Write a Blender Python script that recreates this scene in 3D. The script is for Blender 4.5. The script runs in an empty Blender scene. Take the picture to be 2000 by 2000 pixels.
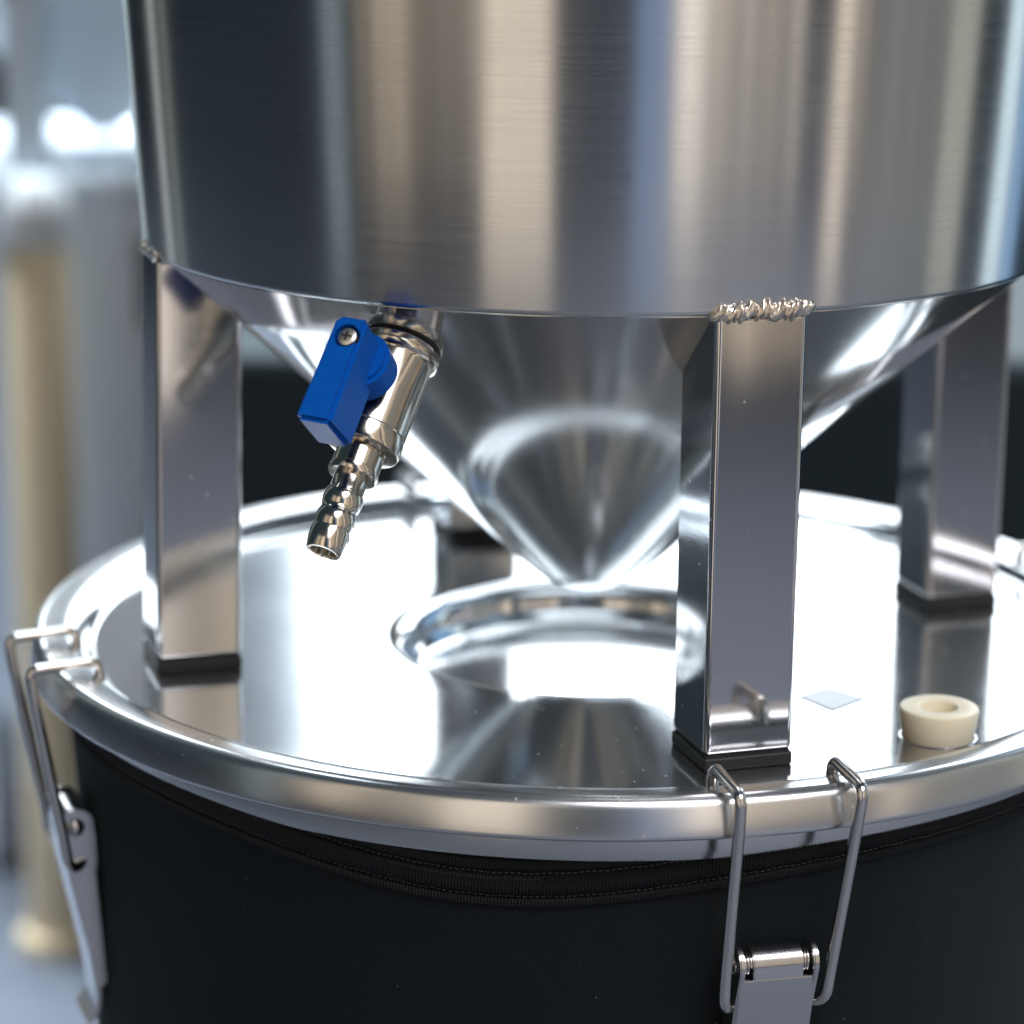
import bpy, bmesh, math, random
from mathutils import Vector, Matrix, noise
random.seed(7)
PI = math.pi
sc = bpy.context.scene
col = sc.collection

# ---------------------------------------------------------------- camera
CAM = Vector((0.0, -0.79067, 0.23863))
yaw, pitch, roll = -0.02961, -0.25157, 0.00931
fw = Vector((math.sin(yaw)*math.cos(pitch), math.cos(yaw)*math.cos(pitch), math.sin(pitch)))
rt = Vector((math.cos(yaw), -math.sin(yaw), 0)); up = rt.cross(fw)
rt2 = rt*math.cos(roll)+up*math.sin(roll); up2 = up*math.cos(roll)-rt*math.sin(roll)
cd = bpy.data.cameras.new('camera'); cam = bpy.data.objects.new('camera', cd); col.objects.link(cam)
cam.matrix_world = Matrix(((rt2.x, up2.x, -fw.x, CAM.x), (rt2.y, up2.y, -fw.y, CAM.y), (rt2.z, up2.z, -fw.z, CAM.z), (0, 0, 0, 1)))
cd.sensor_width = 36; cd.lens = 36*5.37663/2; cd.clip_start = 0.02; cd.clip_end = 100
cd.dof.use_dof = True; cd.dof.focus_distance = 0.684; cd.dof.aperture_fstop = 7.3; cd.dof.aperture_blades = 0
sc.camera = cam

# ---------------------------------------------------------------- light
w = bpy.data.worlds.new('World'); sc.world = w; w.use_nodes = True
bg = w.node_tree.nodes['Background']; bg.inputs[0].default_value = (0.48, 0.80, 1.0, 1); bg.inputs[1].default_value = 0.06
sc.view_settings.view_transform = 'Standard'; sc.view_settings.look = 'None'
sc.view_settings.exposure = 0.0; sc.view_settings.gamma = 1.0; sc.view_settings.use_curve_mapping = False
sc.render.engine = 'CYCLES'
sc.cycles.max_bounces = 14; sc.cycles.glossy_bounces = 12; sc.cycles.diffuse_bounces = 3
sc.cycles.caustics_reflective = False; sc.cycles.caustics_refractive = False
sc.cycles.sample_clamp_indirect = 12.0

def area(name, loc, aim, sx, sy, rad, color):
    l = bpy.data.lights.new(name, 'AREA'); l.shape = 'RECTANGLE'; l.size = sx; l.size_y = sy
    l.color = color; l.energy = rad*PI*sx*sy
    o = bpy.data.objects.new(name, l); col.objects.link(o); o.location = loc
    o.rotation_euler = (Vector(aim)-Vector(loc)).to_track_quat('-Z', 'Y').to_euler()
    return o
WARM = (1.0, 0.80, 0.60); TAN = (1.0, 0.86, 0.70); COOL = (0.66, 0.84, 1.0); NEUT = (0.9, 0.95, 1.0)
# large daylit opening behind the vessels, mirrored in the lid
area('window_light', (0.25, 2.6, 1.5), (0, 0, 0.5), 3.4, 1.95, 6.0, (0.86, 0.94, 1.0))
# unseen overhead fills, added to brighten the floor and the rear tanks
c1 = area('overhead_fill', (0.9, -1.5, 1.7), (0.8, -1.2, 0), 1.4, 1.4, 4.5, (1.0, 0.97, 1.0))
c2 = area('overhead_fill', (-0.7, 1.3, 1.9), (-0.5, 0.95, 0), 1.0, 1.0, 7.0, (0.80, 0.91, 1.0))
c1.data.spread = math.radians(88); c2.data.spread = math.radians(45)
# unseen strip lamps, added to mirror as upright streaks in the brushed shell
def strip(p0, p1, rad, color, zb=-.2, zt=1.5, R=1.7):
    a = math.radians((p0+p1)/2); zc = (zb+zt)/2
    p = (R*math.sin(a), -R*math.cos(a), zc)
    area('streak_lamp', p, (0, 0, zc), 2*R*math.tan(math.radians((p1-p0)/2)), zt-zb, rad*1.12, color)
TAN = (1.0, .79, .57); CREAM = (1.0, .83, .65); BLUE = (.42, .60, 1.0); PALE = (.78, .94, 1.0)
for s in [(-160, -150, .5, PALE, -.4), (-130, -126, .55, (.95, 1, .95), -.4), (-122, -119.5, .3, (.9, 1, .8), -.4),
          (-64, -58.5, .34, PALE, -.45), (-54.5, -53, .7, TAN), (-51, -41.5, .62, TAN), (-41.4, -35, .3, TAN), (-34.5, -33, .6, CREAM), (-32.5, -29, .35, TAN), (-28.5, -26.5, .6, CREAM),
          (-25.5, -9.5, 1.0, CREAM, -.45), (8.5, 16.5, .42, BLUE, -.45), (17, 24, 1.35, (1, .86, .72), -.28), (24.3, 31, .6, TAN, -.2), (32, 34.5, 1.0, CREAM, -.2), (35, 42, .42, TAN, -.2),
          (43, 46, 1.0, CREAM, -.2), (54, 59, 1.0, CREAM, -.45), (60.5, 62.5, .7, TAN), (64, 85, .2, (1, .96, .88), -.45), (86, 96, .52, (1, .96, .80), -.45),
          (108, 115, 1.35, PALE, -.45), (116, 132, .7, (.36, .62, 1), -.45)]:
    strip(*s)
for a_, w_, r_ in ((-49.2, .5, .9), (-45.6, .6, .35), (-44.0, .5, 1.0), (-21.5, .6, 1.5), (-17.0, .7, .6), (-12.5, .5, 1.6), (-3.5, .8, .12), (20.0, .6, 2.0), (27.0, .6, 1.1), (38.5, .6, .9), (56.0, .5, 1.6), (70.0, .8, .4), (76.0, .6, .35)):
    strip(a_-w_/2, a_+w_/2, r_, CREAM, -.2, 1.5, 1.62)

# ---------------------------------------------------------------- helpers
def tag(o, label=None, cat=None, group=None, kind=None):
    for k, v in (('label', label), ('category', cat), ('group', group), ('kind', kind)):
        if v: o[k] = v
    return o
def mesh(name, V, F, mat, parent=None, smooth=35, loc=None):
    me = bpy.data.meshes.new(name); me.from_pydata([tuple(v) for v in V], [], F); me.update()
    bm = bmesh.new(); bm.from_mesh(me); bmesh.ops.recalc_face_normals(bm, faces=bm.faces); bm.to_mesh(me); bm.free()
    if smooth:
        me.polygons.foreach_set('use_smooth', [True]*len(me.polygons)); me.set_sharp_from_angle(angle=math.radians(smooth))
    me.materials.append(mat)
    o = bpy.data.objects.new(name, me); col.objects.link(o)
    if parent: o.parent = parent
    if loc: o.location = loc
    return o
def wnorm(o):
    m = o.modifiers.new('weighted', 'WEIGHTED_NORMAL'); m.keep_sharp = True; m.weight = 100
    return o
def empty(name, loc=(0, 0, 0), rz=0):
    o = bpy.data.objects.new(name, None); o.empty_display_size = .02; col.objects.link(o); o.location = loc; o.rotation_euler = (0, 0, rz); return o
def lathe_data(prof, seg=192, M=None, a0=0, a1=2*PI):
    full = abs(a1-a0-2*PI) < 1e-6
    V = []; F = []; n = len(prof)
    for (r, z) in prof: pass
    idx = []
    for (r, z) in prof:
        if r < 1e-7 and full: idx.append([len(V)]*seg); V.append(Vector((0, 0, z)))
        else:
            row = []
            for i in range(seg if full else seg+1):
                a = a0+(a1-a0)*i/seg; row.append(len(V)); V.append(Vector((r*math.cos(a), r*math.sin(a), z)))
            idx.append(row)
    for j in range(n-1):
        A, B = idx[j], idx[j+1]; m = seg
        for i in range(m):
            k = (i+1) % len(A) if full else i+1
            q = [A[i], A[k], B[k], B[i]]
            f = []
            for x in q:
                if x not in f: f.append(x)
            if len(f) > 2: F.append(f)
    if M: V = [M @ v for v in V]
    return V, F
def lathe(name, prof, mat, parent=None, seg=192, M=None, smooth=35): return mesh(name, *lathe_data(prof, seg, M), mat, parent, smooth)
def arc(cx, cz, r, d0, d1, n=6):
    return [(cx+r*math.cos(math.radians(d0+(d1-d0)*i/n)), cz+r*math.sin(math.radians(d0+(d1-d0)*i/n))) for i in range(n+1)]
def join(*parts):
    V = []; F = []
    for (v, f) in parts:
        o = len(V); V += list(v); F += [[i+o for i in q] for q in f]
    return V, F
def box_data(x0, x1, y0, y1, z0, z1, bev=0, seg=2, M=None):
    bm = bmesh.new(); bmesh.ops.create_cube(bm, size=1)
    for v in bm.verts: v.co = Vector(((x0+x1)/2+v.co.x*(x1-x0), (y0+y1)/2+v.co.y*(y1-y0), (z0+z1)/2+v.co.z*(z1-z0)))
    if bev: bmesh.ops.bevel(bm, geom=bm.edges[:], offset=bev, segments=seg, affect='EDGES', profile=.5)
    bm.verts.index_update()
    V = [(M @ v.co) if M else v.co.copy() for v in bm.verts]; F = [[v.index for v in f.verts] for f in bm.faces]; bm.free()
    return V, F
def tube_data(path, r, seg=12, cap=True, closed=False):
    P = [Vector(p) for p in path]; n = len(P); V = []; F = []
    T = []
    for i in range(n):
        a = P[(i-1) % n] if (closed or i > 0) else P[i]; b = P[(i+1) % n] if (closed or i < n-1) else P[i]
        T.append((b-a).normalized())
    nrm = T[0].orthogonal().normalized()
    for i in range(n):
        nrm = (nrm-T[i]*nrm.dot(T[i])).normalized(); bi = T[i].cross(nrm)
        rr = r[i] if isinstance(r, (list, tuple)) else r
        for k in range(seg):
            a = 2*PI*k/seg; V.append(P[i]+(nrm*math.cos(a)+bi*math.sin(a))*rr)
    for i in range(n if closed else n-1):
        j = (i+1) % n
        for k in range(seg): F.append([i*seg+k, i*seg+(k+1) % seg, j*seg+(k+1) % seg, j*seg+k])
    if cap and not closed: F.append(list(range(seg))[::-1]); F.append([(n-1)*seg+k for k in range(seg)])
    return V, F
def round_path(pts, rad, n=6):
    P = [Vector(p) for p in pts]; out = [P[0]]
    for i in range(1, len(P)-1):
        a = (P[i-1]-P[i]); b = (P[i+1]-P[i]); d = min(rad, a.length*.48, b.length*.48)
        A = P[i]+a.normalized()*d; B = P[i]+b.normalized()*d
        for k in range(n+1):
            t = k/n; out.append(A*(1-t)**2+P[i]*2*t*(1-t)+B*t*t)
    out.append(P[-1]); return out
def copy_tree(o, parent=None):
    c = o.copy(); col.objects.link(c); c.parent = parent
    for ch in list(o.children): copy_tree(ch, c)
    return c

# ---------------------------------------------------------------- materials
def new_mat(name):
    m = bpy.data.materials.new(name); m.use_nodes = True
    return m, m.node_tree, m.node_tree.nodes['Principled BSDF']
def nd(nt, t, **kw):
    n = nt.nodes.new(t)
    for k, v in kw.items(): setattr(n, k, v)
    return n
def math_n(nt, op, a, b):
    n = nd(nt, 'ShaderNodeMath', operation=op)
    for i, x in enumerate((a, b)):
        if x is None: continue
        if isinstance(x, (int, float)): n.inputs[i].default_value = x
        else: nt.links.new(x, n.inputs[i])
    return n.outputs[0]
def steel(name, colr, rough, mode, grain, bump, aniso=0, arot=0.0, var=.25, wave=0.0, smudge=.2, rimr=0, haze=0, specks=0):
    """mode: 'z' horizontal grain round the axis, 'r' concentric grain, 'v' upright grain, None"""
    m, nt, b = new_mat(name); L = nt.links.new
    b.inputs['Metallic'].default_value = 1; b.inputs['Base Color'].default_value = (*colr, 1)
    tc = nd(nt, 'ShaderNodeTexCoord'); sep = nd(nt, 'ShaderNodeSeparateXYZ'); L(tc.outputs['Object'], sep.inputs[0])
    comb = nd(nt, 'ShaderNodeCombineXYZ'); X, Y, Z = sep.outputs
    lo = 28
    if mode == 'r':
        r2 = math_n(nt, 'ADD', math_n(nt, 'MULTIPLY', X, X), math_n(nt, 'MULTIPLY', Y, Y)); R = math_n(nt, 'SQRT', r2, None)
        src = (math_n(nt, 'MULTIPLY', X, lo), math_n(nt, 'MULTIPLY', Y, lo), math_n(nt, 'MULTIPLY', R, grain))
    elif mode == 'z': src = (math_n(nt, 'MULTIPLY', X, lo), math_n(nt, 'MULTIPLY', Y, lo), math_n(nt, 'MULTIPLY', Z, grain))
    elif mode == 'v': src = (math_n(nt, 'MULTIPLY', X, grain), math_n(nt, 'MULTIPLY', Y, grain), math_n(nt, 'MULTIPLY', Z, 14))
    else: src = (math_n(nt, 'MULTIPLY', X, grain), math_n(nt, 'MULTIPLY', Y, grain), math_n(nt, 'MULTIPLY', Z, grain))
    for i in range(3): L(src[i], comb.inputs[i])
    n1 = nd(nt, 'ShaderNodeTexNoise'); n1.inputs['Scale'].default_value = 1; n1.inputs['Detail'].default_value = 5; n1.inputs['Roughness'].default_value = .65
    L(comb.outputs[0], n1.inputs['Vector'])
    n2 = nd(nt, 'ShaderNodeTexNoise'); n2.inputs['Scale'].default_value = 22; n2.inputs['Detail'].default_value = 6; n2.inputs['Roughness'].default_value = .6
    L(tc.outputs['Object'], n2.inputs['Vector'])
    g = math_n(nt, 'MULTIPLY', math_n(nt, 'SUBTRACT', n1.outputs[0], .5), rough*var*2)
    s = math_n(nt, 'MULTIPLY', math_n(nt, 'SUBTRACT', n2.outputs[0], .5), rough*smudge*2)
    base = rough
    if specks:
        vo = nd(nt, 'ShaderNodeTexVoronoi'); vo.inputs['Scale'].default_value = specks; L(tc.outputs['Object'], vo.inputs['Vector'])
        wn_ = nd(nt, 'ShaderNodeTexWhiteNoise'); L(vo.outputs['Color'], wn_.inputs['Vector'])
        sz = math_n(nt, 'MULTIPLY', math_n(nt, 'MAXIMUM', math_n(nt, 'SUBTRACT', wn_.outputs['Value'], .8), 0), .7)
        g = math_n(nt, 'ADD', g, math_n(nt, 'MULTIPLY', math_n(nt, 'LESS_THAN', vo.outputs['Distance'], sz), .22))
    if rimr:
        mr = nd(nt, 'ShaderNodeMapRange'); L(R, mr.inputs[0]); mr.inputs[1].default_value = .1500; mr.inputs[2].default_value = .1625; mr.inputs[3].default_value = rough; mr.inputs[4].default_value = rimr
        base = mr.outputs[0]
    L(math_n(nt, 'ADD', math_n(nt, 'ADD', g, s), base), b.inputs['Roughness'])
    bp = nd(nt, 'ShaderNodeBump'); bp.inputs['Strength'].default_value = 1; bp.inputs['Distance'].default_value = bump
    L(n1.outputs[0], bp.inputs['Height']); last = bp
    if wave:
        n3 = nd(nt, 'ShaderNodeTexNoise'); n3.inputs['Scale'].default_value = 26; n3.inputs['Detail'].default_value = 1; L(tc.outputs['Object'], n3.inputs['Vector'])
        b2 = nd(nt, 'ShaderNodeBump'); b2.inputs['Strength'].default_value = 1; b2.inputs['Distance'].default_value = wave
        L(n3.outputs[0], b2.inputs['Height']); L(bp.outputs[0], b2.inputs['Normal']); last = b2
    L(last.outputs[0], b.inputs['Normal'])
    if aniso:
        b.inputs['Anisotropic'].default_value = aniso; b.inputs['Anisotropic Rotation'].default_value = arot
        tg = nd(nt, 'ShaderNodeTangent', direction_type='RADIAL', axis='Z'); L(tg.outputs[0], b.inputs['Tangent'])
    if haze:      # the broad, weak lobe of brushed metal round its sharp one
        h2 = nd(nt, 'ShaderNodeBsdfPrincipled'); h2.inputs['Metallic'].default_value = 1; h2.inputs['Base Color'].default_value = (*[min(1, c*1.1) for c in colr], 1); h2.inputs['Roughness'].default_value = .55
        ms = nd(nt, 'ShaderNodeMixShader'); ms.inputs[0].default_value = haze; L(b.outputs[0], ms.inputs[1]); L(h2.outputs[0], ms.inputs[2])
        L(ms.outputs[0], nt.nodes['Material Output'].inputs['Surface'])
    return m
SC = (.565, .58, .59)
M_body = steel('brushed_shell_steel', SC, .21, 'z', 1900, 2.0e-6, .8, .25, var=.3, haze=.02)
M_cone = steel('satin_cone_steel', (.62, .63, .64), .10, 'z', 1300, 8e-7, .3, .25, wave=2e-5, haze=.10)
M_lid = steel('concentric_lid_steel', (.62, .63, .64), .11, 'r', 1400, 1.5e-6, .35, .25, wave=2e-5, rimr=.25, haze=.06, specks=300, smudge=.5)
M_leg = steel('leg_steel', (.53, .535, .55), .09, 'v', 1500, 1.2e-6, wave=1.5e-5, haze=.03, specks=340)
M_chrome = steel('bright_valve_steel', (.62, .575, .51), .17, None, 300, 5e-7, wave=8e-6)
M_wire = steel('bright_wire_steel', (.62, .60, .58), .16, None, 500, 1e-6)
M_lever = steel('satin_lever_steel', (.55, .55, .56), .24, 'v', 900, 3e-7)
M_screw = steel('screw_steel', (.70, .66, .60), .38, None, 700, 2e-6)
M_weld = steel('weld_steel', (.70, .64, .57), .22, None, 900, 5e-5)
def plain(name, c, rough, bump=0, scale=400, spec=.5, var=0.0, metallic=0, coat=0):
    m, nt, b = new_mat(name); L = nt.links.new
    b.inputs['Base Color'].default_value = (*c, 1); b.inputs['Roughness'].default_value = rough; b.inputs['Specular IOR Level'].default_value = spec
    b.inputs['Metallic'].default_value = metallic; b.inputs['Coat Weight'].default_value = coat
    tc = nd(nt, 'ShaderNodeTexCoord'); n = nd(nt, 'ShaderNodeTexNoise'); n.inputs['Scale'].default_value = scale; n.inputs['Detail'].default_value = 4
    L(tc.outputs['Object'], n.inputs['Vector'])
    if bump:
        bp = nd(nt, 'ShaderNodeBump'); bp.inputs['Strength'].default_value = 1; bp.inputs['Distance'].default_value = bump; L(n.outputs[0], bp.inputs['Height']); L(bp.outputs[0], b.inputs['Normal'])
    if var:
        mx = nd(nt, 'ShaderNodeMix', data_type='RGBA'); mx.inputs[6].default_value = (*[x*(1-var) for x in c], 1); mx.inputs[7].default_value = (*[min(1, x*(1+var)) for x in c], 1)
        L(n.outputs[0], mx.inputs[0]); L(mx.outputs[2], b.inputs['Base Color'])
    return m, nt, b
M_rubber = plain('black_rubber', (.012, .013, .015), .45, 6e-5, 900, .4)[0]
M_blue = plain('blue_plastic', (.001, .095, .47), .36, 2.5e-5, 260, .2, .12)[0]
M_cream, _, bb = plain('cream_silicone', (.84, .78, .60), .45, 1e-5, 300, .4, .03)
bb.inputs['Subsurface Weight'].default_value = .25; bb.inputs['Subsurface Radius'].default_value = (.006, .004, .002); bb.inputs['Subsurface Scale'].default_value = 1.0
M_film = plain('pale_film', (.68, .76, .86), .42, 0, 300, .35, .04)[0]
M_tape = plain('black_zip_tape', (.009, .011, .013), .5, 3e-5, 3000, .22)[0]
M_thread = plain('dark_thread', (.05, .055, .065), .6, 0, 300, .4)[0]
M_case = plain('dark_case_plastic', (.012, .024, .030), .6, 1e-4, 120, .3)[0]
M_hole = plain('bore_dark', (.02, .02, .02), .5)[0]
# knitted neoprene
M_jacket, nt, b = new_mat('black_neoprene'); L = nt.links.new
b.inputs['Base Color'].default_value = (.0055, .0080, .0105, 1); b.inputs['Roughness'].default_value = .8; b.inputs['Specular IOR Level'].default_value = .14
b.inputs['Sheen Weight'].default_value = .06; b.inputs['Sheen Roughness'].default_value = .45; b.inputs['Sheen Tint'].default_value = (.6, .85, 1, 1)
tc = nd(nt, 'ShaderNodeTexCoord'); sp = nd(nt, 'ShaderNodeSeparateXYZ'); L(tc.outputs['Object'], sp.inputs[0])
ang = math_n(nt, 'ARCTAN2', sp.outputs[1], sp.outputs[0])
ka = math_n(nt, 'SINE', math_n(nt, 'MULTIPLY', ang, 1500), None); kz = math_n(nt, 'SINE', math_n(nt, 'MULTIPLY', sp.outputs[2], 9000), None)
nn = nd(nt, 'ShaderNodeTexNoise'); nn.inputs['Scale'].default_value = 60; nn.inputs['Detail'].default_value = 5; L(tc.outputs['Object'], nn.inputs['Vector'])
hh = math_n(nt, 'ADD', math_n(nt, 'MULTIPLY', ka, kz), math_n(nt, 'MULTIPLY', nn.outputs[0], 8))
bp = nd(nt, 'ShaderNodeBump'); bp.inputs['Strength'].default_value = 1; bp.inputs['Distance'].default_value = 8e-5; L(hh, bp.inputs['Height']); L(bp.outputs[0], b.inputs['Normal'])
vo = nd(nt, 'ShaderNodeTexVoronoi'); vo.inputs['Scale'].default_value = 260; L(tc.outputs['Object'], vo.inputs['Vector'])
lint = math_n(nt, 'LESS_THAN', vo.outputs['Distance'], .05)
wn = nd(nt, 'ShaderNodeTexWhiteNoise'); L(vo.outputs['Color'], wn.inputs['Vector'])
lint = math_n(nt, 'MULTIPLY', lint, math_n(nt, 'GREATER_THAN', wn.outputs['Value'], .86))
mx = nd(nt, 'ShaderNodeMix', data_type='RGBA'); mx.inputs[6].default_value = (.0055, .0080, .0105, 1); mx.inputs[7].default_value = (.12, .13, .13, 1)
L(lint, mx.inputs[0]); L(mx.outputs[2], b.inputs['Base Color'])
# floor
M_floor, nt, b = plain('sealed_floor', (.13, .143, .172), .85, 1e-4, 14, .15, .18)

# ---------------------------------------------------------------- setting
FLOOR = -0.496
tag(mesh('floor', [(-12, -12, FLOOR), (12, -12, FLOOR), (12, 12, FLOOR), (-12, 12, FLOOR)], [[0, 1, 2, 3]], M_floor, smooth=0), kind='structure')

# ---------------------------------------------------------------- fermenter
RB, HB, HBODY, RTOP = 0.1295, 0.1181, 0.362, 0.1505
W = 0.01204; FOOT = 0.0040
A_LEG = -1.24168
SLOPE = math.atan2(HB-0.00414, RB)
def body_mesh(name, parent, neck):
    prof = [(RB-.0022, HB-.0006), (RB-.0011, HB-.0005)] + arc(RB-.0016, HB+.0012, .0016, -75, -2, 5)
    tp = HB+HBODY
    nst = 10
    for i in range(1, nst+1):
        t = i/nst; prof.append((RB+(RTOP-RB)*t, HB+.0012+(HBODY-.0012)*t))
    # rolled bead below the lid, then the mouth
    prof += [(RTOP+.003, tp+.0008), (RTOP+.0056, tp+.0022), (RTOP+.0066, tp+.005), (RTOP+.0066, tp+.0088), (RTOP+.0052, tp+.0098), (RTOP-.003, tp+.0098), (RTOP-.004, tp+.004), (RTOP-.01, tp-.03)]
    return lathe(name, prof, M_body, parent, 320)
def cone_prof():
    rho = .026; al = SLOPE; za = .00414
    c = za+rho/math.sin(PI/2-al)
    tx, tz = rho*math.sin(al), c-rho*math.cos(al)
    pr = [(0.0, c-rho)]
    for i in range(1, 15):
        a = al*i/14; pr.append((rho*math.sin(a), c-rho*math.cos(a)))
    for i in range(1, 9):
        t = i/8; pr.append((tx+(RB-.0022-tx)*t, tz+(HB-.0006-tz)*t))
    return pr
def leg_data(): return box_data(-W, W, -W, W, 0, HB-FOOT-.0004, .0016, 3)
def foot_data():
    a = box_data(-W-.00015, W+.00015, -W-.00015, W+.00015, -FOOT, -.0004, .0007, 2)
    b_ = box_data(-W+.0006, W-.0006, -W+.0006, W-.0006, -.0012, .0002)
    return join(a, b_)
def weld_data(seed):
    rnd = random.Random(seed); n = 150; V = []; F = []; seg = 14
    L0 = W*2+.0022
    for i in range(n+1):
        t = i/n; y = -L0/2+L0*t
        ph = (t*10.0+.35*math.sin(t*23+seed)) % 1.0
        sc_ = .70+.42*math.sin(PI*ph)**.7+.16*noise.noise((t*17, seed*1.7, 4.2))
        env = min(1, (min(t, 1-t)*16)**.5+.18)
        wig = .0010*noise.noise((t*9, seed*3.1, 0))
        for k in range(seg):
            a = 2*PI*k/seg
            nz = 1+.42*noise.noise((t*26, math.cos(a)*1.5+seed, math.sin(a)*1.5))
            r = .0021*sc_*env*nz
            V.append((r*math.cos(a)*.75-.0002, y+.0009*math.sin(a)*sc_, wig+r*math.sin(a)*1.05+.0007))
    for i in range(n):
        for k in range(seg): F.append([i*seg+k, i*seg+(k+1) % seg, (i+1)*seg+(k+1) % seg, (i+1)*seg+k])
    F.append(list(range(seg))); F.append([n*seg+k for k in range(seg)])
    return V, F
leg_me = foot_me = None
def make_fermenter(loc, rz=0.0, lean=None):
    """origin on the plane the feet stand on"""
    root = empty('steel_fermenter', loc, rz)
    body_mesh('body', root, True)
    lathe('cone', cone_prof(), M_cone, root, 256)
    for k in range(4):
        a = A_LEG+k*PI/2
        g = wnorm(mesh('leg', *leg_data(), M_leg, root, 60))
        g.rotation_euler = (0, 0, a); g.location = ((RB-W)*math.cos(a), (RB-W)*math.sin(a), FOOT)
        if lean and k in lean:
            for v in g.data.vertices: v.co += Vector(lean[k])*(1-v.co.z/HB)
        f = wnorm(mesh('rubber_foot', *foot_data(), M_rubber, g, 60))
        if lean and k in lean: f.location = lean[k]
        wd = mesh('weld_bead', *weld_data(k+1), M_weld, g, 60); wd.location = (W, 0, HB-FOOT)
        if k == 3: wd.scale = (.55, .96, .55)
    return root
def make_lid(loc, rz=0):
    p = [(.0490*i/10, -.0128+.0010*(i/10)**2) for i in range(11)] + arc(.0490, -.0088, .0030, -84, -30, 6) + [(.0527, -.0088), (.0535, -.0080)] + arc(.0616, -.0080, .0080, 172, 90, 12)
    for i in range(1, 9): p.append((.0616+(.1462-.0616)*i/8, 0))
    p += arc(.1462, .0018, .0018, -88, -40, 5) + [(.1484, .0016), (.1494, .0028), (.1505, .0038), (.1518, .0046), (.1533, .0053)]
    p += [(.1550, .00575), (.1568, .0060), (.1590, .0062), (.1612, .0062)] + arc(.1608, .0026, .0036, 86, 12, 9)
    p += [(.1648, .0012), (.1651, -.0012), (.1653, -.0030)] + arc(.1642, -.0034, .0011, 0, -90, 5) + [(.1630, -.0046), (.1590, -.0042)]
    o = lathe('lid', p, M_lid, None, 320, smooth=50)
    for v in o.data.vertices:          # the dished centre sits a little off the axis
        r = math.hypot(v.co.x, v.co.y); k = min(1, max(0, (.085-r)/.018)); v.co.y -= .0055*k
    return o

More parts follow.
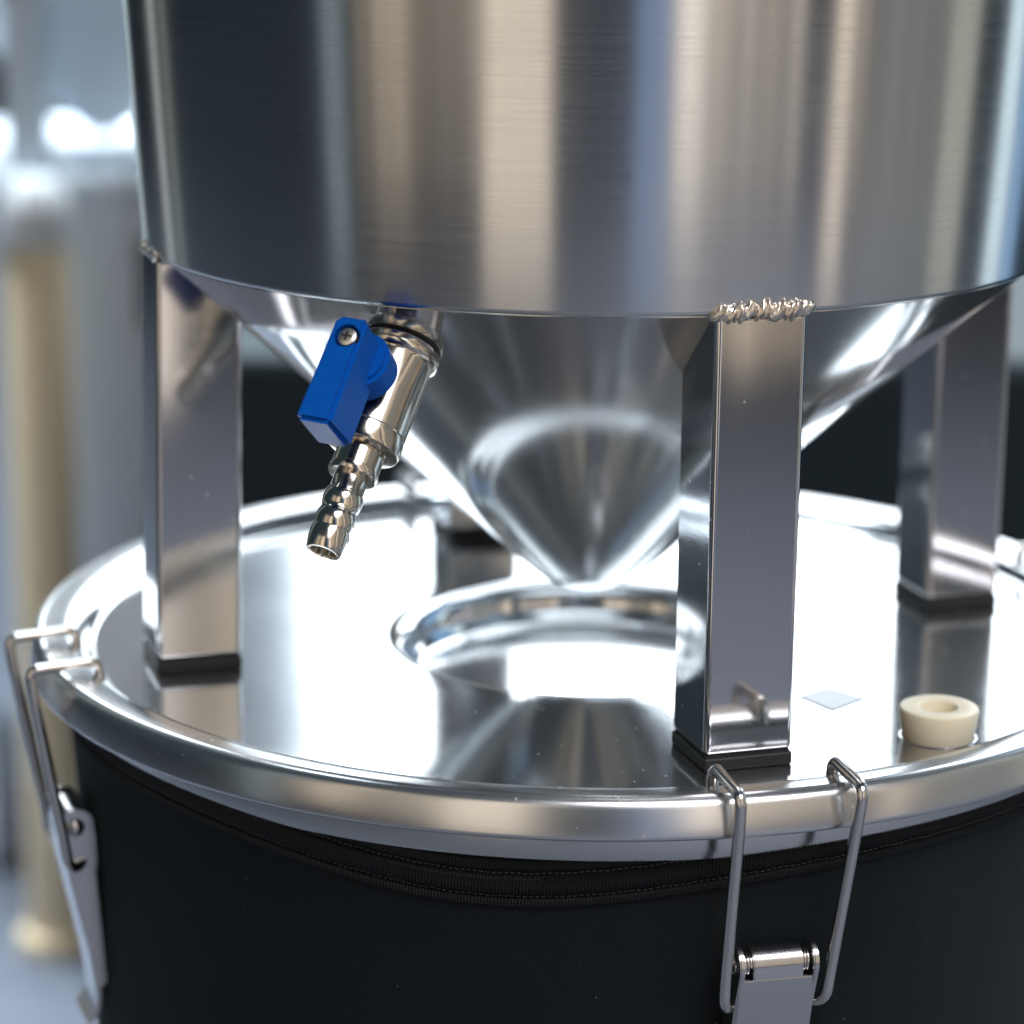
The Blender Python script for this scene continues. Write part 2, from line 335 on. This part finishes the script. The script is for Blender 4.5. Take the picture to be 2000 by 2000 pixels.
# latch: local frame x = outwards, y = along the rim, z = up; origin on the axis of the vessel at the lid floor
def make_latch(parent, az, tilt=0.0):
    PR, PZ = .1585, -.0404                      # pivot
    # lever plate
    prt = []
    Lw, Bw = .0103, .0066
    R = .0044
    # central curl
    V = []; F = []; th = .0012
    outl = [(PR+R*math.cos(math.radians(d)), PZ+R*math.sin(math.radians(d))) for d in range(205, -11, -12)]
    x1, z1 = outl[-1]
    outl += [(x1-.0001, z1-.003)]
    def plate(path, ya0, yb0, ya1=None, yb1=None):
        V = []; F = []; n = len(path)
        for i, (x, z) in enumerate(path):
            t = i/(n-1); ya = ya0+((ya1 if ya1 is not None else ya0)-ya0)*t; yb = yb0+((yb1 if yb1 is not None else yb0)-yb0)*t
            j0, j1 = max(0, i-1), min(n-1, i+1)
            dx, dz = path[j1][0]-path[j0][0], path[j1][1]-path[j0][1]; l = math.hypot(dx, dz); nx, nz = -dz/l, dx/l
            V += [(x, ya, z), (x, yb, z), (x+nx*th*-1, yb, z+nz*th*-1), (x-nx*th, ya, z-nz*th)]
        for i in range(n-1):
            o = i*4
            for k in range(4): F.append([o+k, o+(k+1) % 4, o+4+(k+1) % 4, o+4+k])
        F += [[0, 1, 2, 3], [(n-1)*4+k for k in range(4)]]
        return V, F
    prt.append(plate([(x, z) for x, z in outl], -Bw, Bw))
    low = [(x1-.0001, z1-.003), (x1-.0012, z1-.010), (x1-.0044, z1-.025), (x1-.0076, z1-.040), (x1-.0094, z1-.052), (x1-.0090, z1-.057), (x1-.0064, z1-.061)]
    prt.append(plate(low, -Lw, Lw, -Lw*.86, Lw*.86))
    # side cheeks turned back, rounded at the pivot
    for s in (-1, 1):
        out = [(PR+.0053*math.cos(math.radians(d)), PZ+.0053*math.sin(math.radians(d))) for d in range(-20, 205, 15)]
        out += [(PR-.0052, PZ-.012), (x1-.0122, z1-.048), (x1-.0094, z1-.050), (x1-.0022, z1-.012)]
        n = len(out); y0, y1 = s*(Lw-.0012), s*(Lw+.0002)
        Vc = [(x, y0, z) for x, z in out]+[(x, y1, z) for x, z in out]
        Fc = [list(range(n)), [n+i for i in range(n)]]+[[i, (i+1) % n, n+(i+1) % n, n+i] for i in range(n)]
        prt.append((Vc, Fc))
    lever = mesh('latch', *join(*prt), M_lever, parent, 40)
    bm = bmesh.new(); bm.from_mesh(lever.data)
    bmesh.ops.remove_doubles(bm, verts=bm.verts, dist=2e-5); bmesh.ops.recalc_face_normals(bm, faces=bm.faces)
    es = [e for e in bm.edges if len(e.link_faces) == 2 and e.calc_face_angle(0) > 1.0]
    bmesh.ops.bevel(bm, geom=es, offset=.00028, segments=2, affect='EDGES', clamp_overlap=True)
    bm.to_mesh(lever.data); bm.free()
    lever.data.polygons.foreach_set('use_smooth', [True]*len(lever.data.polygons)); lever.data.set_sharp_from_angle(angle=.7)
    wnorm(lever)
    lever.rotation_euler = (math.radians(tilt), 0, az)
    # two wires
    for s in (-1, 1):
        pts = [(.1512, s*.0158, .0040), (.1516, s*.0158, .0080), (.1535, s*.0158, .0094), (.1708, s*.0158, .0086), (.1702, s*.0155, .0020), (.1624, s*.0139, -.0430), (.1616, s*.0136, -.0492), (.1598, s*.0122, -.0518), (.1572, s*.0100, -.0518), (.1562, s*.0086, -.0494), (.1562, s*.0084, -.0450), (PR, s*.0084, PZ)]
        mesh('wire', *tube_data(round_path(pts, .0030, 7), .00155, 14), M_wire, lever, 60)
        # coil on the pivot
        turns = 2.6; hp = []
        for i in range(64):
            t = i/63; a = t*turns*2*PI; hp.append((PR+.0029*math.cos(a), s*(.0067+.0021*t), PZ+.0029*math.sin(a)))
        mesh('spring', *tube_data(hp, .00042, 8), M_wire, lever, 60)
        mesh('rivet', *lathe_data([(0, .0012), (.0012, .0011), (.0023, .0006), (.0026, 0), (0, 0)], 24, Matrix.Translation((PR, s*.0107, PZ)) @ Matrix.Rotation(-s*PI/2, 4, 'X')), M_wire, lever, 40)
    mesh('pin', *tube_data([(PR, -.0105, PZ), (PR, .0105, PZ)], .0016, 16), M_wire, lever, 40)
    # base plate that carries the pivot on the shell
    mesh('base_plate', *box_data(.1470, .1545, -.0050, .0050, -.056, -.044, .0006, 2), M_lever, lever, 40)
    return lever

# upper vessel
upper = make_fermenter((-.0005, 0, 0), 0, {3: (.0022, 0, 0), 2: (0, .0012, 0)})
tag(upper, 'brushed steel conical fermenter with blue-handled valve, standing on the lid in front', 'fermenter', 'steel fermenters')
# lid under it
lid = make_lid((0, 0, 0))
# lower vessel
LZ = -(HB+HBODY+.0098+.0052)
lower = make_fermenter((0, 0, LZ), 0)
tag(lower, 'lower steel fermenter wrapped in black jacket, with wire latches over its lid', 'fermenter', 'steel fermenters')
def latches(root):
    for az in (-72.3, -158.0, 108.0, 19.5):
        l = make_latch(root, math.radians(az), -1.4 if az == -72.3 else 0); l.location = (0, 0, -root.location.z if root is lower else 0)
latches(lower)
lid.parent = lower; lid.location = (0, 0, -LZ)

# ---------------------------------------------------------------- valve
n_ax = Vector((-0.28423284, -0.59631427, -0.75074695)).normalized()
base = Vector((-0.04921302, -0.1021401, 0.10372837)); t0 = -.00193
u_ = n_ax.cross(Vector((0, 0, 1))).normalized(); v_ = n_ax.cross(u_)
be = math.radians(264); s_ = u_*math.cos(be)+v_*math.sin(be); e_ = -n_ax.cross(s_)
# local: x = e (to the right), y = s (stem, outwards), z = n (flow)
O = base+n_ax*t0-upper.location
MV = Matrix(((e_.x, s_.x, n_ax.x, O.x), (e_.y, s_.y, n_ax.y, O.y), (e_.z, s_.z, n_ax.z, O.z), (0, 0, 0, 1)))
mm = .001
def P(l): return [(r*mm, z*mm) for r, z in l]
vprof = [(7.0, 1.2), (9.6, 1.2), (10.4, 1.6), (10.7, 2.4), (10.7, 4.0), (10.2, 4.9), (9.5, 5.3), (9.3, 6.0), (9.35, 16), (9.45, 26.2), (9.15, 26.5), (9.15, 26.9), (9.5, 27.2), (9.6, 30.6), (9.3, 31.4), (8.6, 31.8), (6.0, 31.9)]
valve = lathe('valve', P(vprof), M_chrome, upper, 96, MV)
valve.name = 'valve'
lathe('coupling', P([(8.4, -14), (8.6, -6), (8.6, -1.6), (8.2, -1.2), (6.5, -1.2)]), M_chrome, valve, 72, MV)
lathe('seal_ring', [(.0092+.0015*math.cos(a), .0000+.0014*math.sin(a)) for a in [2*PI*i/16 for i in range(17)]] , M_rubber, valve, 96, MV)
lathe('seal_washer', P([(6, -1.25), (9.2, -1.25), (9.4, -.9), (9.4, 1.0), (9.2, 1.25), (6, 1.25)]), M_rubber, valve, 72, MV)
lathe('collar', P([(5, 31.7), (5.9, 31.8), (6.2, 32.2), (6.2, 37.2), (6.45, 37.5), (6.45, 38.8), (6.1, 39.4), (4.2, 39.6)]), M_chrome, valve, 64, MV)
barb = [(4.1, 39.4), (4.1, 43.6)]
for z0 in (43.6, 49.2):
    barb += [(4.15+.6*math.sin(PI*min(1, i/8*1.02))**.7 if i < 8 else 4.15, z0+5.4*i/8) for i in range(1, 9)]
barb += [(4.75, 54.9), (4.85, 55.6), (4.6, 58.4), (4.2, 60.6), (3.95, 60.9), (3.2, 60.8), (3.0, 60.2), (3.0, 45), (0, 45)]
lathe('hose_barb', P([(r*1.07, z) for r, z in barb]), M_chrome, valve, 64, MV, 50)
ST = .0165
# handle: long block with a D-shaped hub
hb = bmesh.new()
V1, F1 = box_data(-.0044, .0042, .0152, .0312, ST-.0055, ST+.0225, 0)
def bev(V, F, off, seg=3, minang=.5):
    me = bpy.data.meshes.new('t'); me.from_pydata([tuple(v) for v in V], [], F); bm = bmesh.new(); bm.from_mesh(me); bpy.data.meshes.remove(me)
    bmesh.ops.recalc_face_normals(bm, faces=bm.faces)
    es = [e for e in bm.edges if len(e.link_faces) == 2 and e.calc_face_angle(0) > minang]
    bmesh.ops.bevel(bm, geom=es, offset=off, segments=seg, affect='EDGES', clamp_overlap=True); bm.verts.index_update()
    r = ([v.co.copy() for v in bm.verts], [[v.index for v in f.verts] for f in bm.faces]); bm.free(); return r
# widen the lower end of the block a little
V1 = [Vector((v.x*(1.0+.10*((v.z-ST)/.0225)), v.y, v.z+(.0016 if (v.z > ST and v.y > .02) else 0))) for v in V1]
d = [(.0078*math.cos(a), ST+.0078*math.sin(a)) for a in [-PI/2+PI*i/40 for i in range(41)]] + [(-.0030, ST+.0078), (-.0030, ST-.0078)]
nD = len(d)
V2 = [(x, .0112, z) for x, z in d]+[(x, .0205, z) for x, z in d]
F2 = [list(range(nD)), [nD+i for i in range(nD)]]+[[i, (i+1) % nD, nD+(i+1) % nD, nD+i] for i in range(nD)]
V3, F3 = lathe_data([(0, 0), (.0042, 0), (.0042, .006), (0, .006)], 32, Matrix.Translation((0, .0080, ST)) @ Matrix.Rotation(-PI/2, 4, 'X'))
# block with screw recess: cut by boolean-free inset ring
blk = mesh('handle', *bev(V1, F1, .0011, 4), M_blue, None, 0)
cut = lathe('cutter', [(0, -.0022), (.0032, -.0022), (.0032, .004), (0, .004)], M_blue, None, 40, Matrix.Translation((.0003, .0312, ST)) @ Matrix.Rotation(-PI/2, 4, 'X'))
bo = blk.modifiers.new('b', 'BOOLEAN'); bo.operation = 'DIFFERENCE'; bo.object = cut; bo.solver = 'EXACT'
bpy.context.view_layer.update()
nm = bpy.data.meshes.new_from_object(blk.evaluated_get(bpy.context.evaluated_depsgraph_get()))
Vb, Fb = join(([v.co.copy() for v in nm.vertices], [list(p.vertices) for p in nm.polygons]), bev(V2, F2, .0012, 4, .9))
bpy.data.objects.remove(cut); bpy.data.objects.remove(blk)
handle = wnorm(mesh('handle', [MV @ Vector(v) for v in Vb], Fb, M_blue, valve, 40))
mesh('stem', [MV @ v for v in V3], F3, M_chrome, valve, 40)
MS = MV @ Matrix.Translation((.0003, .0312, ST)) @ Matrix.Rotation(-PI/2, 4, 'X')
scr = lathe('screw', [(.0026, -.0023), (.00262, -.0012), (.0024, -.0005), (.0020, -.0002), (.0012, -.00005), (0, .0)], M_screw, handle, 40, MS)
cr = join(box_data(-.0013, .0013, -.00024, .00024, -.00045, .00010), box_data(-.00024, .00024, -.0013, .0013, -.00045, .00011))
mesh('cross_slot', [MS @ v for v in cr[0]], cr[1], M_hole, handle, 0)

# ---------------------------------------------------------------- jacket with zip
def ztop(a):
    d_ = math.degrees(a)
    d_ = (d_+180) % 360-180
    return -.0046-.0088*math.exp(-((d_+99)/23.0)**2)-.0016*math.exp(-((d_-60)/40.0)**2)
def rjack(z): return .1546+(z+.014)*.058
jk = empty('insulating_jacket', (0, 0, LZ))
tag(jk, 'black neoprene jacket zipped round the lower fermenter', 'jacket')
jz = -LZ
def ring_rows(rows, seg, a0=0, rib=0, ribamp=0, skew=0):
    """rows: list of (dr, dz below ztop); returns a band following the jacket's upper edge"""
    V = []; F = []
    for j, (dr, dz) in enumerate(rows):
        for i in range(seg):
            a = 2*PI*i/seg
            z = ztop(a)+dz
            k = 0
            if rib: k = ribamp*(.5+.5*math.cos(a*rib+skew*j))*(1 if 0 < j < len(rows)-1 else 0)
            r = rjack(z)+dr+k
            V.append((r*math.cos(a), r*math.sin(a), z+jz))
    for j in range(len(rows)-1):
        for i in range(seg): F.append([j*seg+i, j*seg+(i+1) % seg, (j+1)*seg+(i+1) % seg, (j+1)*seg+i])
    return V, F
# shell: hem, then cloth down to the vessel's foot
rows = [(-.004, .0002), (-.0012, .0006), (.0, .0)]
for i in range(1, 30): rows.append((.0, -.0136-.30*((i-1)/28)))
V = []; F = []; seg = 256
allrows = [(-.0045, .0003), (-.0020, .0008), (-.0004, .0004), (0, -.0006)]+[(0, -.0136-.31*(i/24)**1.3) for i in range(25)]
for j, (dr, dz) in enumerate(allrows):
    for i in range(seg):
        a = 2*PI*i/seg; f = min(1, max(0, (-dz-.0136)/.05)) ; z = ztop(a)*(1-f)+(-.008)*f+dz
        puck = (.0010*noise.noise((math.cos(a)*5, math.sin(a)*5, z*22))+.0004*noise.noise((math.cos(a)*17, math.sin(a)*17, z*60)))*min(1, max(0, (-dz-.005)*60))
        r = rjack(z)+dr+puck
        if j == len(allrows)-1: r -= .0
        V.append((r*math.cos(a), r*math.sin(a), z+jz))
for j in range(len(allrows)-1):
    for i in range(seg): F.append([j*seg+i, j*seg+(i+1) % seg, (j+1)*seg+(i+1) % seg, (j+1)*seg+i])
mesh('cloth', V, F, M_jacket, jk, 60)
NR = 1150
mesh('upper_tape', *ring_rows([(.0000, -.0004), (.0007, -.0007), (.0011, -.0017), (.0011, -.0027), (.0006, -.0034), (0, -.0037)], NR*4, rib=NR, ribamp=.0005, skew=.9), M_tape, jk, 60)
mesh('zip_coil', *ring_rows([(.0000, -.0042), (.0011, -.0046), (.0018, -.0056), (.0020, -.0070), (.0017, -.0084), (.0010, -.0094), (0, -.0098)], NR*4, rib=NR, ribamp=.0007, skew=.25), M_tape, jk, 60)
mesh('lower_tape', *ring_rows([(.0000, -.0106), (.0007, -.0109), (.0010, -.0117), (.0009, -.0125), (.0003, -.0132), (-.0003, -.0135)], NR*4, rib=NR, ribamp=.0005, skew=-.9), M_tape, jk, 60)
def stitches(dz, dr, n):
    parts = []
    for i in range(n):
        a = 2*PI*(i+.5)/n; da = 2*PI/n*.34; pts = []
        for t, h in ((-1, -.0004), (-.4, .0001), (.4, .0001), (1, -.0004)):
            aa = a+t*da; z = ztop(aa)+dz+.0001*math.sin(i*7.3); r = rjack(z)+dr+h; pts.append((r*math.cos(aa), r*math.sin(aa), z+jz))
        parts.append(tube_data(pts, .0002, 5))
    return join(*parts)
mesh('upper_stitching', *stitches(-.00395, .0006, 620), M_thread, jk, 60)
mesh('lower_stitching', *stitches(-.0102, .0006, 620), M_thread, jk, 60)

# ---------------------------------------------------------------- small things on the lid
STP = (.0930, -.0945)
sp_ = lathe('rubber_stopper', [(.0046, -.004), (.0046, .0072), (.0050, .0081), (.0058, .0084), (.0094, .0084), (.0102, .0081), (.0105, .0074), (.0094, .0002), (.0091, -.004)], M_cream, None, 96)
sp_.location = (STP[0], STP[1], .0003)
tag(sp_, 'small cream rubber stopper with a drilled hole, plugged into the lid', 'stopper')
gr = lathe('port_rim', [(.0094, .0001), (.0096, .0003), (.0099, .00035), (.0102, .0003), (.0104, .0001)], M_lid, lid, 96)
gr.location = (STP[0], STP[1], 0)
fq = [(.0581, -.0630), (.0668, -.0542), (.0768, -.0634), (.0668, -.0746)]
fm = mesh('sticker', [(x, y, .0002) for x, y in fq]+[(x, y, .00032) for x, y in fq], [[0, 1, 2, 3], [4, 5, 6, 7]]+[[i, (i+1) % 4, 4+(i+1) % 4, 4+i] for i in range(4)], M_film, None, 0)
tag(fm, 'faint pale blue square film stuck on the lid beside the leg', 'sticker')

# ---------------------------------------------------------------- blurred background
M_pale = steel('steel_painted_reflection', (.78, .85, .92), .52, 'z', 900, 1e-6)  # same tank steel, with its pale blue reflections put into the colour
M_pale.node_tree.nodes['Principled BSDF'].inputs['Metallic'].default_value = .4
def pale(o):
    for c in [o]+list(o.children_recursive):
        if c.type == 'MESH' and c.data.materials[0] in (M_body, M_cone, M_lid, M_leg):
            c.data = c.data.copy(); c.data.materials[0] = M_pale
def pix(x, y, dist):      # a ground position for something seen at that place of the photograph
    v = (fw+rt2*((x-1000)/5376.6)-up2*((y-1000)/5376.6)); v = v*(1/math.hypot(v.x, v.y)); return CAM+v*dist
b0 = pix(215, 700, 1.95)
lowb = make_fermenter((b0.x, b0.y, LZ), .55)
for az in (-100.0, -10.0, 80.0, 170.0): make_latch(lowb, math.radians(az)).location = (0, 0, -LZ)
tag(lowb, 'blurred bare steel fermenter standing on the floor behind, without a jacket', 'fermenter', 'steel fermenters')
upb = make_fermenter((b0.x, b0.y, 0), 0.99)
tag(upb, 'blurred steel fermenter stacked on top of the bare one in the background', 'fermenter', 'steel fermenters')
lidb = lid.copy(); col.objects.link(lidb); lidb.parent = lowb; lidb.location = (0, 0, -LZ)
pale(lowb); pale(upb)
# invented dark case, standing in for an unidentified dark shape
c0 = empty('stand_in_case', (.42, .86, FLOOR))
wnorm(mesh('case_body', *box_data(-.62, .62, -.22, .22, 0, .335, .012, 3), M_case, c0, 60))
wnorm(mesh('case_lid', *box_data(-.626, .626, -.226, .226, .341, .455, .014, 3), M_case, c0, 60))
for x in (-.35, .35): mesh('catch', *box_data(x-.03, x+.03, -.236, -.218, .30, .37, .004, 2), M_case, c0, 30)
mesh('handle', *tube_data(round_path([(-.09, -.222, .25), (-.09, -.25, .25), (.09, -.25, .25), (.09, -.222, .25)], .02), .009), M_case, c0, 40)
tag(c0, 'large black case standing in for an unidentified dark shape behind the fermenters', 'case')

# made-up cream upright, in place of a streak reflected in the bare fermenter
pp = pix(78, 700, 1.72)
streak_post = empty('reflection_streak', (pp.x, pp.y, FLOOR))
M_creamp = plain('cream_streak', (.84, .68, .45), .4, 2e-5, 90, .4, .06)[0]
lathe('streak_post', [(.0200, .012), (.0200, .470), (.0185, .474)], M_creamp, streak_post, 48)
lathe('cap', [(.0225, .468), (.0225, .488), (.0200, .500), (.0130, .508), (0, .510)], plain('streak_top_grey', (.62, .63, .64), .45)[0], streak_post, 48)
lathe('streak_base', [(.019, .014), (.026, .012), (.027, .008), (.027, 0), (0, 0)], M_creamp, streak_post, 48)
tag(streak_post, 'blurred cream upright with grey top, added for a streak reflected in the bare steel fermenter', 'streak_post')
